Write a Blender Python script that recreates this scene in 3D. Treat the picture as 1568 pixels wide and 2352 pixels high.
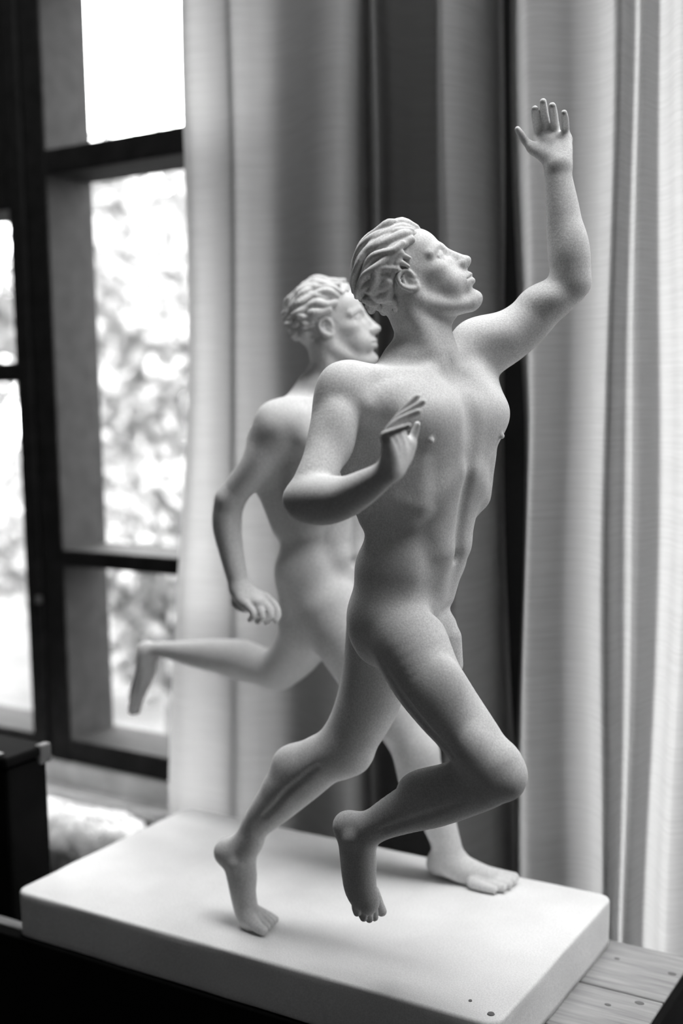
import bpy, bmesh, math, random
import numpy as np
from mathutils import Matrix, Vector

for o in list(bpy.data.objects): bpy.data.objects.remove(o, do_unlink=True)
scene = bpy.context.scene
COL = scene.collection

# ------------------------------------------------------------------ camera
PITCH, ROLL = 0.10058, -0.02033
fw = np.array([0, math.cos(PITCH), -math.sin(PITCH)]); rt = np.array([1., 0, 0]); up = np.cross(rt, fw)
ax = math.cos(ROLL)*rt + math.sin(ROLL)*up
ay = -math.sin(ROLL)*rt + math.cos(ROLL)*up
cd = bpy.data.cameras.new('camera'); cam = bpy.data.objects.new('camera', cd); COL.objects.link(cam)
M = Matrix.Identity(4)
for i in range(3):
    M[i][0], M[i][1], M[i][2] = ax[i], ay[i], -fw[i]
M[0][3], M[1][3], M[2][3] = 0, 0, 1.45
cam.matrix_world = M
cd.sensor_fit = 'VERTICAL'; cd.sensor_height = 36; cd.sensor_width = 24
cd.lens = 2742/2352*36
cd.clip_start = .02
cd.dof.use_dof = True; cd.dof.focus_distance = 1.16; cd.dof.aperture_fstop = 2.5
scene.camera = cam

# ------------------------------------------------------------------ sky and exposure
SKY = 17.0
w = bpy.data.worlds.new('overcast_sky'); scene.world = w; w.use_nodes = True
w.node_tree.nodes['Background'].inputs[0].default_value = (1, 1, 1, 1)
w.node_tree.nodes['Background'].inputs[1].default_value = SKY
vs = scene.view_settings
vs.view_transform = 'Standard'; vs.look = 'None'; vs.gamma = 1; vs.use_curve_mapping = False
vs.exposure = 0.0
scene.cycles.max_bounces = 6; scene.cycles.diffuse_bounces = 3; scene.cycles.transmission_bounces = 4
scene.cycles.caustics_refractive = False; scene.cycles.caustics_reflective = False

# frames: slab frame (u,v) and wall frame (s,d), both measured from the slab's left corner
YAW, WYAW = 0.5506, 0.5672
L0 = np.array([-.41, 1.41, 0.])
U = np.array([math.cos(YAW), -math.sin(YAW), 0]); V = np.array([math.sin(YAW), math.cos(YAW), 0])
WM = Matrix.Translation(Vector(L0)) @ Matrix.Rotation(-WYAW, 4, 'Z')     # wall-frame to world
SM = Matrix.Translation(Vector((L0[0], L0[1], .85))) @ Matrix.Rotation(-YAW, 4, 'Z')
TM = Matrix.Translation(Vector(L0)) @ Matrix.Rotation(-YAW, 4, 'Z')

def portal(s, d, z, ws, wz, rot):
    l = bpy.data.lights.new('window_portal', 'AREA'); l.shape = 'RECTANGLE'; l.size = ws; l.size_y = wz
    l.cycles.is_portal = True
    o = bpy.data.objects.new('window_portal', l); COL.objects.link(o)
    o.matrix_world = WM @ Matrix.Translation((s, d, z)) @ rot
    return o
RX = Matrix.Rotation(math.radians(-90), 4, 'X')      # light points along -d, into the room
SKY_S0, SKY_S1, SKY_D0, SKY_D1, CEIL = -.30, 2.5, -.12, .44, 3.05
portal(-.29, .76, 1.45, .52, 1.7, RX)
portal(-.95, .76, 1.45, .62, 1.4, RX)
portal(1.065, .76, 1.45, .87, 1.7, RX)
portal((SKY_S0+SKY_S1)/2, (SKY_D0+SKY_D1)/2, CEIL+.06, SKY_S1-SKY_S0, SKY_D1-SKY_D0, Matrix.Identity(4))

# ------------------------------------------------------------------ materials
def mat(name, col, rough=.8, noise=0., nscale=20., bump=0., bscale=60., metal=0., spec=.3, stretch=None, grain=0.):
    m = bpy.data.materials.new(name); m.use_nodes = True
    nt = m.node_tree; b = nt.nodes['Principled BSDF']
    b.inputs['Base Color'].default_value = (col, col, col, 1); b.inputs['Roughness'].default_value = rough
    b.inputs['Metallic'].default_value = metal; b.inputs['Specular IOR Level'].default_value = spec
    tc = nt.nodes.new('ShaderNodeTexCoord'); src = tc.outputs['Object']
    if stretch:
        mp = nt.nodes.new('ShaderNodeMapping'); mp.inputs['Scale'].default_value = stretch
        nt.links.new(src, mp.inputs[0]); src = mp.outputs[0]
    if noise:
        n = nt.nodes.new('ShaderNodeTexNoise'); n.inputs['Scale'].default_value = nscale; n.inputs['Detail'].default_value = 3
        nt.links.new(src, n.inputs['Vector'])
        r = nt.nodes.new('ShaderNodeValToRGB')
        lo, hi = col*(1-noise), min(1, col*(1+noise))
        r.color_ramp.elements[0].position = .3; r.color_ramp.elements[1].position = .7
        r.color_ramp.elements[0].color = (lo, lo, lo, 1); r.color_ramp.elements[1].color = (hi, hi, hi, 1)
        nt.links.new(n.outputs['Fac'], r.inputs[0]); nt.links.new(r.outputs[0], b.inputs['Base Color'])
    if grain:      # fine granular speckle of the surface
        n3 = nt.nodes.new('ShaderNodeTexNoise'); n3.inputs['Scale'].default_value = 620; n3.inputs['Detail'].default_value = 1
        nt.links.new(src, n3.inputs['Vector'])
        mr = nt.nodes.new('ShaderNodeMapRange'); mr.inputs[1].default_value = .3; mr.inputs[2].default_value = .7
        mr.inputs[3].default_value = 1-grain; mr.inputs[4].default_value = 1+grain
        mm = nt.nodes.new('ShaderNodeMix'); mm.data_type = 'RGBA'; mm.blend_type = 'MULTIPLY'; mm.inputs[0].default_value = 1
        nt.links.new(n3.outputs['Fac'], mr.inputs[0])
        nt.links.new(r.outputs[0], mm.inputs[6]); nt.links.new(mr.outputs[0], mm.inputs[7]); nt.links.new(mm.outputs[2], b.inputs['Base Color'])
    if bump:
        n2 = nt.nodes.new('ShaderNodeTexNoise'); n2.inputs['Scale'].default_value = bscale; n2.inputs['Detail'].default_value = 2
        nt.links.new(src, n2.inputs['Vector'])
        bp = nt.nodes.new('ShaderNodeBump'); bp.inputs['Strength'].default_value = bump; bp.inputs['Distance'].default_value = .002
        nt.links.new(n2.outputs['Fac'], bp.inputs['Height']); nt.links.new(bp.outputs[0], b.inputs['Normal'])
    return m

MT = dict(
    plaster=mat('plaster', .71, .9, .05, 14, .10, 420, spec=.1, grain=.13),
    slab=mat('slab_plaster', .85, .9, .07, 9, .10, 140, spec=.05, grain=.09),
    frame=mat('dark_window_timber', .020, .7, .25, 30, .2, 80, spec=.10),
    sill=mat('grey_sill_paint', .62, .6, .15, 20, .1, 60),
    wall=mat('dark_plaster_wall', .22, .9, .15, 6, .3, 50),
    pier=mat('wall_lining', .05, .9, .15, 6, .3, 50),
    floor=mat('floor_boards', .10, .6, .2, 8, .1, 40),
    plank=mat('plank_wood', .36, .7, .22, 14, .4, 60, stretch=(1, 14, 14)),
    knot=mat('wood_knot', .17, .8),
    black=mat('black_paint', .008, .9, .2, 20, spec=.05),
    rim=mat('pale_rim', .14, .5, .3, 30),
    wool=mat('wool', .70, 1., .12, 40, .5, 200),
    bench=mat('bench_wood', .10, .7, .2, 20),
    ground=mat('garden_ground', .09, 1., .3, 2.0),
    leaf1=mat('leaf_pale', .27, .8, .3, 3.0),
    leaf2=mat('leaf_mid', .22, .8, .3, 3.0),
    bark=mat('bark', .10, .9, .3, 10),
)
def glass():
    m = bpy.data.materials.new('window_glass'); m.use_nodes = True; nt = m.node_tree
    nt.nodes.remove(nt.nodes['Principled BSDF'])
    t = nt.nodes.new('ShaderNodeBsdfTransparent'); t.inputs[0].default_value = (.93, .93, .93, 1)
    g = nt.nodes.new('ShaderNodeBsdfGlossy'); g.inputs['Roughness'].default_value = .05
    mx = nt.nodes.new('ShaderNodeMixShader'); mx.inputs[0].default_value = .04
    nt.links.new(t.outputs[0], mx.inputs[1]); nt.links.new(g.outputs[0], mx.inputs[2])
    nt.links.new(mx.outputs[0], nt.nodes['Material Output'].inputs[0]); return m
MT['glass'] = glass()
def cloth():
    m = bpy.data.materials.new('curtain_cloth'); m.use_nodes = True; nt = m.node_tree
    nt.nodes.remove(nt.nodes['Principled BSDF'])
    tc = nt.nodes.new('ShaderNodeTexCoord'); mp = nt.nodes.new('ShaderNodeMapping'); mp.inputs['Scale'].default_value = (4, 4, 90)
    n = nt.nodes.new('ShaderNodeTexNoise'); n.inputs['Scale'].default_value = 3; n.inputs['Detail'].default_value = 4
    nt.links.new(tc.outputs['Object'], mp.inputs[0]); nt.links.new(mp.outputs[0], n.inputs['Vector'])
    r = nt.nodes.new('ShaderNodeValToRGB')
    r.color_ramp.elements[0].color = (.47, .47, .47, 1); r.color_ramp.elements[1].color = (.54, .54, .54, 1)
    r.color_ramp.elements[0].position = .3; r.color_ramp.elements[1].position = .7
    nt.links.new(n.outputs['Fac'], r.inputs[0])
    d = nt.nodes.new('ShaderNodeBsdfDiffuse'); t = nt.nodes.new('ShaderNodeBsdfTranslucent')
    nt.links.new(r.outputs[0], d.inputs[0]); nt.links.new(r.outputs[0], t.inputs[0])
    mx = nt.nodes.new('ShaderNodeMixShader'); mx.inputs[0].default_value = .48
    nt.links.new(d.outputs[0], mx.inputs[1]); nt.links.new(t.outputs[0], mx.inputs[2])
    nt.links.new(mx.outputs[0], nt.nodes['Material Output'].inputs[0]); return m
MT['cloth'] = cloth()

# ------------------------------------------------------------------ helpers
def link(name, me, m, parent=None, mw=None):
    o = bpy.data.objects.new(name, me); COL.objects.link(o)
    if m is not None: me.materials.append(MT[m] if isinstance(m, str) else m)
    if parent is not None: o.parent = parent
    if mw is not None: o.matrix_world = mw
    return o
def tag(o, label=None, cat=None, group=None, kind=None):
    if label: o['label'] = label
    if cat: o['category'] = cat
    if group: o['group'] = group
    if kind: o['kind'] = kind
    return o
def empty(name, mw):
    o = bpy.data.objects.new(name, None); COL.objects.link(o); o.matrix_world = mw; o.empty_display_size = .05; return o
def boxes_mesh(name, bl, bevel=0.):
    bm = bmesh.new()
    for (x0, x1, y0, y1, z0, z1) in bl:
        r = bmesh.ops.create_cube(bm, size=1)
        for v in r['verts']:
            v.co = Vector(((x0+x1)/2+v.co.x*(x1-x0), (y0+y1)/2+v.co.y*(y1-y0), (z0+z1)/2+v.co.z*(z1-z0)))
    if bevel: bmesh.ops.bevel(bm, geom=bm.edges[:], offset=bevel, segments=2, affect='EDGES', profile=.5)
    me = bpy.data.meshes.new(name); bm.to_mesh(me); bm.free(); return me
def box(name, b, m, parent=None, mw=None, bevel=0.):
    # the mesh origin is put in the middle of the box's foot
    x0, x1, y0, y1, z0, z1 = b
    c = Vector(((x0+x1)/2, (y0+y1)/2, z0))
    me = boxes_mesh(name, [(x0-c.x, x1-c.x, y0-c.y, y1-c.y, 0, z1-z0)], bevel)
    o = link(name, me, m, parent)
    if parent is not None: o.matrix_local = Matrix.Translation(c)
    else: o.matrix_world = (mw or Matrix.Identity(4)) @ Matrix.Translation(c)
    return o
def structure(name, bl, m, mw):
    o = link(name, boxes_mesh(name, bl), m, None, mw); o['kind'] = 'structure'; return o
def smooth(me):
    me.polygons.foreach_set('use_smooth', [True]*len(me.polygons)); me.update()

# ------------------------------------------------------------------ the room
S0, S1, D0, D1 = -2.6, 3.4, -3.2, .62          # inside faces along the wall frame
structure('floor', [(S0-.2, S1+.2, D0-.2, D1+.2, -.1, 0)], 'floor', WM)
structure('ceiling', [(S0-.2, SKY_S0, D0-.2, D1+.2, CEIL, CEIL+.12), (SKY_S1, S1+.2, D0-.2, D1+.2, CEIL, CEIL+.12),
                      (SKY_S0, SKY_S1, D0-.2, SKY_D0, CEIL, CEIL+.12), (SKY_S0, SKY_S1, SKY_D1, D1+.2, CEIL, CEIL+.12)], 'wall', WM)
structure('wall_left', [(S0-.15, S0, D0-.2, D1+.2, 0, CEIL)], 'wall', WM)
structure('wall_right', [(S1, S1+.15, D0-.2, D1+.2, 0, CEIL)], 'wall', WM)
structure('wall_back', [(S0-.15, S1+.15, D0-.15, D0, 0, CEIL)], 'wall', WM)
W1 = (-.63, -.055); WL = (-1.30, -.63); WR = (.63, 1.5); ZT = 2.30; ZB = .655
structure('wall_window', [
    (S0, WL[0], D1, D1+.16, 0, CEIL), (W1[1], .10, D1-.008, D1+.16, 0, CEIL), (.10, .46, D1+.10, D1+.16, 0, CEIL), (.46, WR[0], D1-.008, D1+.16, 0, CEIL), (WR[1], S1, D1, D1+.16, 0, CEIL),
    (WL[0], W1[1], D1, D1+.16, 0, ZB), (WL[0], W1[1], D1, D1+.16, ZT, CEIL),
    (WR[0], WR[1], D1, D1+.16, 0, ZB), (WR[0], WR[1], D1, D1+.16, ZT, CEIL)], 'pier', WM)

def window(name, s0, s1, stiles, bars, rail, panes, label):
    e = empty(name, WM @ Matrix.Translation((s0, D1, ZB))); e['kind'] = 'structure'; e['label'] = label
    def lb(n, b, m='frame', bev=.004):
        return box(n, (b[0]-s0, b[1]-s0, b[2]-D1, b[3]-D1, b[4]-ZB, b[5]-ZB), m, e, None, bev)
    for (a, b, d0, d1) in stiles: lb('stile', (a, b, d0, d1, ZB+.0, ZT))
    for (z0, z1, a, b) in bars: lb('glazing_bar', (a, b, D1, D1+.12, z0, z1))
    for (z0, z1, a, b) in rail: lb('rail', (a, b, D1, D1+.12, z0, z1))
    for (a, b, z0, z1) in panes: lb('glass_pane', (a, b, D1+.085, D1+.089, z0, z1), 'glass', 0)
    return e
win1 = window('window_1', -.63, W1[1], [(-.583, -.530, D1, D1+.12), (-.628, -.590, D1-.004, D1+.12), (-.592, -.581, D1+.012, D1+.11), (-.080, -.055, D1, D1+.12)],
       [(1.852, 1.897, -.531, -.079), (1.135, 1.166, -.531, -.079)], [(.757, .801, -.531, -.079), (2.22, 2.30, -.531, -.079)],
       [(-.531, -.079, .80, 1.136), (-.531, -.079, 1.165, 1.853), (-.531, -.079, 1.896, 2.222)], 'tall dark timber window with two crossbars beside the curtain')
box('window_latch', (.033, .043, -.012, .0, .405, .42), 'rim', win1, None, .003)
window('window_2', WL[0], WL[1], [(-1.30, -1.24, D1, D1+.12)], [(1.482, 1.517, -1.24, -.631)], [(.757, .801, -1.24, -.631), (1.80, 2.30, -1.24, -.631)],
       [(-1.24, -.631, .80, 1.483), (-1.24, -.631, 1.516, 1.801)], 'adjoining dark timber window at the left edge')
window('window_3', WR[0], WR[1], [(.63, .66, D1, D1+.12), (1.03, 1.09, D1, D1+.12), (1.45, 1.50, D1, D1+.12)], [], [(.657, .70, .66, 1.45), (2.24, 2.30, .66, 1.45)],
       [(.66, 1.03, .70, 2.24), (1.09, 1.45, .70, 2.24)], 'window hidden behind the right curtain')
# skylight: mullions across the opening in the ceiling
sk = empty('window_4', WM @ Matrix.Translation((SKY_S0, SKY_D0, CEIL))); sk['kind'] = 'structure'; sk['label'] = 'studio skylight in the ceiling'
for k in range(1, 4):
    x = (SKY_S1-SKY_S0)*k/4
    box('mullion', (x-.02, x+.02, 0, SKY_D1-SKY_D0, .03, .09), 'frame', sk)
box('glass_pane', (0, SKY_S1-SKY_S0, 0, SKY_D1-SKY_D0, .09, .094), 'glass', sk)
# grey sill below the window
sl = structure('trim_1', [(-1.30, -.055, D1-.012, D1+.13, .716, .757), (-1.30, -.055, D1-.045, D1+.02, .700, .716), (-1.30, -.055, D1-.020, D1+.0, .60, .700)], 'sill', WM)

# ------------------------------------------------------------------ the curtains
def cr(P, n):
    P = np.asarray(P, float); out = []
    for i in range(len(P)-1):
        p0, p1, p2, p3 = P[max(i-1, 0)], P[i], P[i+1], P[min(i+2, len(P)-1)]
        for t in np.linspace(0, 1, n, endpoint=False):
            out.append(.5*((2*p1)+(p2-p0)*t+(2*p0-5*p1+4*p2-p3)*t*t+(3*p1-p0-3*p2+p3)*t**3))
    out.append(P[-1]); return np.array(out)
def curtain(name, prof, shift, label, seed):
    P = cr(prof, 7); nz = 60; zs = np.linspace(.03, CEIL-.01, nz)
    rng = np.random.RandomState(seed)
    vs_, fs = [], []
    ph = rng.rand(6)*6.28
    c0 = np.array([P[0][0], P[0][1]])
    for z in zs:
        f_ = np.interp(z, [0, .8, 1.4, 2.2, 3.0], shift)
        amp = np.interp(z, [0, .8, 2.2, 3.0], [1.12, 1.05, .97, .9])
        for i, (s, d) in enumerate(P):
            q = i/len(P)
            wob = .004*math.sin(3.1*z+ph[0]+9*q)+.003*math.sin(6.3*z+ph[1]-14*q)
            loc = np.interp(q, [0, .2, 1], [f_, f_*.3, 0]) if name == 'curtain' else f_*min(1, q*2.2)
            vs_.append((s+loc+wob-c0[0], .50+(d-.50)*amp+wob*.8-c0[1], z))
    n = len(P)
    for j in range(nz-1):
        for i in range(n-1):
            fs.append((j*n+i, j*n+i+1, (j+1)*n+i+1, (j+1)*n+i))
    me = bpy.data.meshes.new(name); me.from_pydata(vs_, [], fs); smooth(me)
    o = link(name, me, 'cloth', None, WM @ Matrix.Translation((c0[0], c0[1], 0)))
    tag(o, label, 'curtain', 'pleated curtains over the window wall'); return o
PROF_A = [(-0.124, 0.5), (-0.096, 0.488), (-0.063, 0.496), (-0.031, 0.498), (-0.008, 0.488), (0.014, 0.505), (0.051, 0.522), (0.11, 0.5), (0.161, 0.472), (0.196, 0.472), (0.203, 0.5), (0.183, 0.55), (0.147, 0.62), (0.16, 0.6), (0.206, 0.53), (0.229, 0.5), (0.21, 0.54), (0.175, 0.62), (0.178, 0.675), (0.209, 0.69), (0.232, 0.69), (0.267, 0.62), (0.324, 0.52), (0.377, 0.43), (0.391, 0.415), (0.4, 0.425), (0.409, 0.45), (0.411, 0.485), (0.399, 0.54), (0.379, 0.6), (0.369, 0.64)]
PROF_B = [(0.399, 0.607), (0.413, 0.59), (0.441, 0.53), (0.48, 0.45), (0.499, 0.415), (0.51, 0.405), (0.525, 0.415), (0.547, 0.438), (0.574, 0.442), (0.594, 0.428), (0.607, 0.41), (0.614, 0.41), (0.614, 0.438), (0.622, 0.44), (0.633, 0.42), (0.641, 0.42), (0.647, 0.452), (0.662, 0.445), (0.682, 0.415), (0.697, 0.415), (0.739, 0.462), (0.781, 0.415), (0.823, 0.462), (0.865, 0.415), (0.907, 0.462), (0.949, 0.415), (0.991, 0.462), (1.033, 0.415), (1.075, 0.462), (1.117, 0.415), (1.159, 0.462), (1.201, 0.415), (1.243, 0.462), (1.285, 0.415), (1.327, 0.462), (1.369, 0.415), (1.411, 0.462), (1.453, 0.415), (1.495, 0.462), (1.537, 0.415), (1.579, 0.462)]
curtain('curtain', PROF_A, [-.075, -.058, -.004, .034, .04], 'sheer pleated curtain between the timber window and the dark gap', 3)
curtain('curtain', PROF_B, [-.02, -.012, .012, -.004, -.01], 'sheer pleated curtain to the right of the raised hand', 8)

# ------------------------------------------------------------------ table
T = .7935
tb = empty('work_table', TM @ Matrix.Translation((.34, .16, 0)))
tag(tb, 'plank-topped work table with dark sides under the sculpture', 'table')
def tl(n, b, m, bev=.002):
    return box(n, (b[0]-.34, b[1]-.34, b[2]-.16, b[3]-.16, b[4], b[5]), m, tb, None, bev)
for (u0, v0, v1) in ((-.26, .0145, .030), (.004, .032, .122), (.004, .124, .223), (.004, .226, .338)):
    p = tl('plank', (u0, .735, v0, v1, T-.028, T), 'plank')
    for (u, v, r) in ((.685, .19, .0022), (.713, .21, .0032), (.66, .295, .002), (.725, .29, .003)):
        if v0 < v < v1:
            bm = bmesh.new(); bmesh.ops.create_cone(bm, cap_ends=True, segments=14, radius1=r, radius2=r, depth=.001)
            for q in bm.verts: q.co.x *= 1.6
            me = bpy.data.meshes.new('knot'); bm.to_mesh(me); bm.free()
            k = link('knot', me, 'knot', p); k.matrix_local = Matrix.Translation((u-(u0+.735)/2, v-(v0+v1)/2, .028))
tl('apron', (-.26, .7350, -.004, .014, T-.16, T-.0005), 'black'); tl('apron', (.01, .730, .318, .336, T-.16, T-.029), 'black')
tl('apron', (.7355, .7445, -.004, .338, T-.16, T-.0005), 'black'); tl('apron', (.005, .022, .033, .317, T-.16, T-.029), 'black')
for (u, v) in ((.03, .015), (.03, .265), (.665, .015), (.665, .265)):
    tl('leg', (u, u+.05, v, v+.05, 0, T-.03), 'black', .004)
tl('stretcher', (.05, .70, .02, .05, .32, .36), 'black', .003)

# ------------------------------------------------------------------ black cabinet left of the slab
bb = empty('black_cabinet', TM @ Matrix.Translation((-.16, .095, 0)))
tag(bb, 'narrow black cabinet with pale top edge left of the slab', 'cabinet')
box('case', (-.17, .116, -.057, .012, 0, .985), 'black', bb, None, .006)
box('lid', (-.173, .119, -.060, .015, .986, 1.0), 'black', bb, None, .004)
box('corner_trim', (.108, .1205, -.004, .0165, .975, 1.0015), 'rim', bb, None, .004)
box('top_edge', (-.173, .105, -.0615, -.050, 1.0005, 1.003), 'rim', bb, None, .001)  # paler strip along the front edge of the lid, same colour as the corner

# ------------------------------------------------------------------ bench and wool roll under the window
bn = empty('window_bench', WM @ Matrix.Translation((-.45, .49, 0)))
tag(bn, 'low dark bench below the window behind the slab', 'bench')
box('seat', (-.55, .22, -.10, .10, .57, .60), 'bench', bn, None, .003)
for sx in (-.53, .17):
    for sy in (-.09, .05): box('leg', (sx, sx+.04, sy, sy+.04, 0, .57), 'bench', bn, None, .003)
def wool_roll():
    rng = np.random.RandomState(5); vs_, fs = [], []
    n, m = 70, 36
    for i in range(n):
        q = i/(n-1); R = .052*min(1, (1-(2*q-1)**8)**.5+.02)
        for j in range(m):
            a = 2*math.pi*j/m; r = R*(1+.10*rng.rand()+.05*math.sin(9*q*6+3*a)+.04*math.sin(23*q+5*a))
            vs_.append((-.36+.72*q+.008*rng.randn()*.4, r*1.25*math.cos(a), .053+r*math.sin(a)+.008*math.sin(7*q)))
    for i in range(n-1):
        for j in range(m): fs.append((i*m+j, i*m+(j+1) % m, (i+1)*m+(j+1) % m, (i+1)*m+j))
    fs.append(tuple(range(m))[::-1]); fs.append(tuple((n-1)*m+j for j in range(m)))
    me = bpy.data.meshes.new('wool_roll'); me.from_pydata(vs_, [], fs); smooth(me)
    o = link('wool_roll', me, 'wool', None, WM @ Matrix.Translation((-.60, .495, .625)))
    tag(o, 'fluffy white wool roll lying on the bench under the window', 'wool roll')
    # loose fibres standing out of the roll
    bm = bmesh.new()
    for k in range(5200):
        q = rng.rand(); a = rng.rand()*6.283; x = -.35+.70*q; r = .054
        p = Vector((x, r*1.25*math.cos(a), .053+r*math.sin(a)+.008*math.sin(7*q)))
        dr = Vector((rng.randn()*.6, math.cos(a)+rng.randn()*.5, math.sin(a)+rng.randn()*.5)).normalized()
        ln = .006+.012*rng.rand(); sd = dr.orthogonal().normalized()*.0009
        bm.faces.new([bm.verts.new(p-sd), bm.verts.new(p+sd), bm.verts.new(p+dr*ln)])
    f_ = bpy.data.meshes.new('wool_fibres'); bm.to_mesh(f_); bm.free()
    fo = link('wool_fibres', f_, 'wool', o); fo['kind'] = 'stuff'
wool_roll()

# ------------------------------------------------------------------ garden outside
gr = structure('ground', [(-30, 30, .9, 40, -.25, -.15)], 'ground', WM)
def tree(s, d, h, r, m, seed, label, trunk=.06, n=2600, leaf=.10, base=.25):
    rng = np.random.RandomState(seed)
    e = empty('garden_tree', WM @ Matrix.Translation((s, d, -.15)))
    tag(e, label, 'tree', 'garden trees outside the window')
    bm = bmesh.new()
    bmesh.ops.create_cone(bm, cap_ends=True, segments=10, radius1=trunk, radius2=trunk*.4, depth=h*.8)
    for v in bm.verts: v.co.z += h*.4; v.co.x += .06*math.sin(v.co.z*2)
    me = bpy.data.meshes.new('trunk'); bm.to_mesh(me); bm.free(); link('trunk', me, 'bark', e)
    cl = [(rng.randn(3)*np.array([.42, .42, .30])*np.array([r, r, h*.5])) for _ in range(26)]
    vs_, fs = [], []
    for k in range(n):
        c = cl[k % 26]; p = c + rng.randn(3)*r*.16; p[2] = max(p[2]+h*(.5+base*.3), h*base*.3)
        a, b = rng.randn(3), rng.randn(3); a /= np.linalg.norm(a); b -= a*(a@b); b /= np.linalg.norm(b); l = leaf*(.6+.8*rng.rand())
        i = len(vs_); vs_ += [tuple(p-a*l*.5), tuple(p+b*l*.28), tuple(p+a*l*.5), tuple(p-b*l*.28)]; fs.append((i, i+1, i+2, i+3))
    me = bpy.data.meshes.new('crown'); me.from_pydata(vs_, [], fs); c = link('crown', me, m, e); c['kind'] = 'stuff'
tree(-2.4, 5.0, 3.4, 1.0, 'leaf1', 1, 'pale leafy tree seen through the middle window pane', n=5000, leaf=.13)
tree(-7.4, 9.6, 4.6, 1.5, 'leaf2', 2, 'darker leafy tree behind the left window stile', n=6000, leaf=.17)
tree(-2.9, 9.5, 4.4, 1.4, 'leaf1', 3, 'tall pale leafy tree behind the middle pane', n=6000, leaf=.17)
tree(-2.0, 2.6, 1.5, .42, 'leaf1', 4, 'low pale shrub at the foot of the window view', .03, 3000, .07)
tree(-3.4, 3.4, 1.5, .5, 'leaf2', 5, 'low mid-grey shrub beside the window stile in the garden', .03, 3000, .07)
tree(-4.9, 5.2, 3.0, .9, 'leaf1', 6, 'pale leafy tree in the adjoining left window', n=5000, leaf=.13)
tree(-13.5, 15, 6.0, 2.2, 'leaf2', 7, 'wide distant tree at the back of the garden', .1, 6000, .28)
tree(-4.0, 17, 5.6, 2.2, 'leaf1', 9, 'wide distant pale tree behind the nearer ones', .1, 6000, .28)

# ------------------------------------------------------------------ the sculpture
sc = empty('plaster_sculpture', SM)
tag(sc, 'white plaster sculpture of two nude runners on a rectangular slab', 'sculpture')

def slab():
    a, b, t = .642, .335, .055
    nx, ny, nz = 90, 48, 9
    rng = np.random.RandomState(2)
    bm = bmesh.new(); bmesh.ops.create_cube(bm, size=1)
    for v in bm.verts: v.co = Vector(((v.co.x+.5)*a, (v.co.y+.5)*b, (v.co.z-.5)*t))
    bmesh.ops.bevel(bm, geom=[e for e in bm.edges if abs(e.verts[0].co.z-e.verts[1].co.z) > .01], offset=.016, segments=4, affect='EDGES', profile=.5)
    bmesh.ops.bevel(bm, geom=[e for e in bm.edges if e.verts[0].co.z > -.001 and e.verts[1].co.z > -.001], offset=.0035, segments=3, affect='EDGES', profile=.5)
    for k in range(4):
        bmesh.ops.subdivide_edges(bm, edges=[e for e in bm.edges if e.calc_length() > .012], cuts=1, use_grid_fill=True)
    bmesh.ops.triangulate(bm, faces=[f for f in bm.faces if len(f.verts) > 4])
    from mathutils import noise as N
    bm.normal_update()
    for v in bm.verts:
        side = 1-abs(v.normal.z)
        v.co += v.normal*(.0016*N.noise(v.co*14)*(.35+side) + .0003*N.noise(v.co*60))
    me = bpy.data.meshes.new('base_slab'); bm.to_mesh(me); bm.free(); smooth(me)
    o = link('base_slab', me, 'slab', sc); o['label'] = 'flat rectangular plaster slab'
    for (u, v, r) in ((.628, .017, .004), (.60, .03, .002)):
        bm = bmesh.new(); bmesh.ops.create_cone(bm, cap_ends=True, segments=12, radius1=r, radius2=r*.8, depth=.0016)
        me = bpy.data.meshes.new('nail_hole'); bm.to_mesh(me); bm.free()
        k = link('nail_hole', me, 'knot', o); k.matrix_local = Matrix.Translation((u, v, .0003))
slab()

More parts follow.
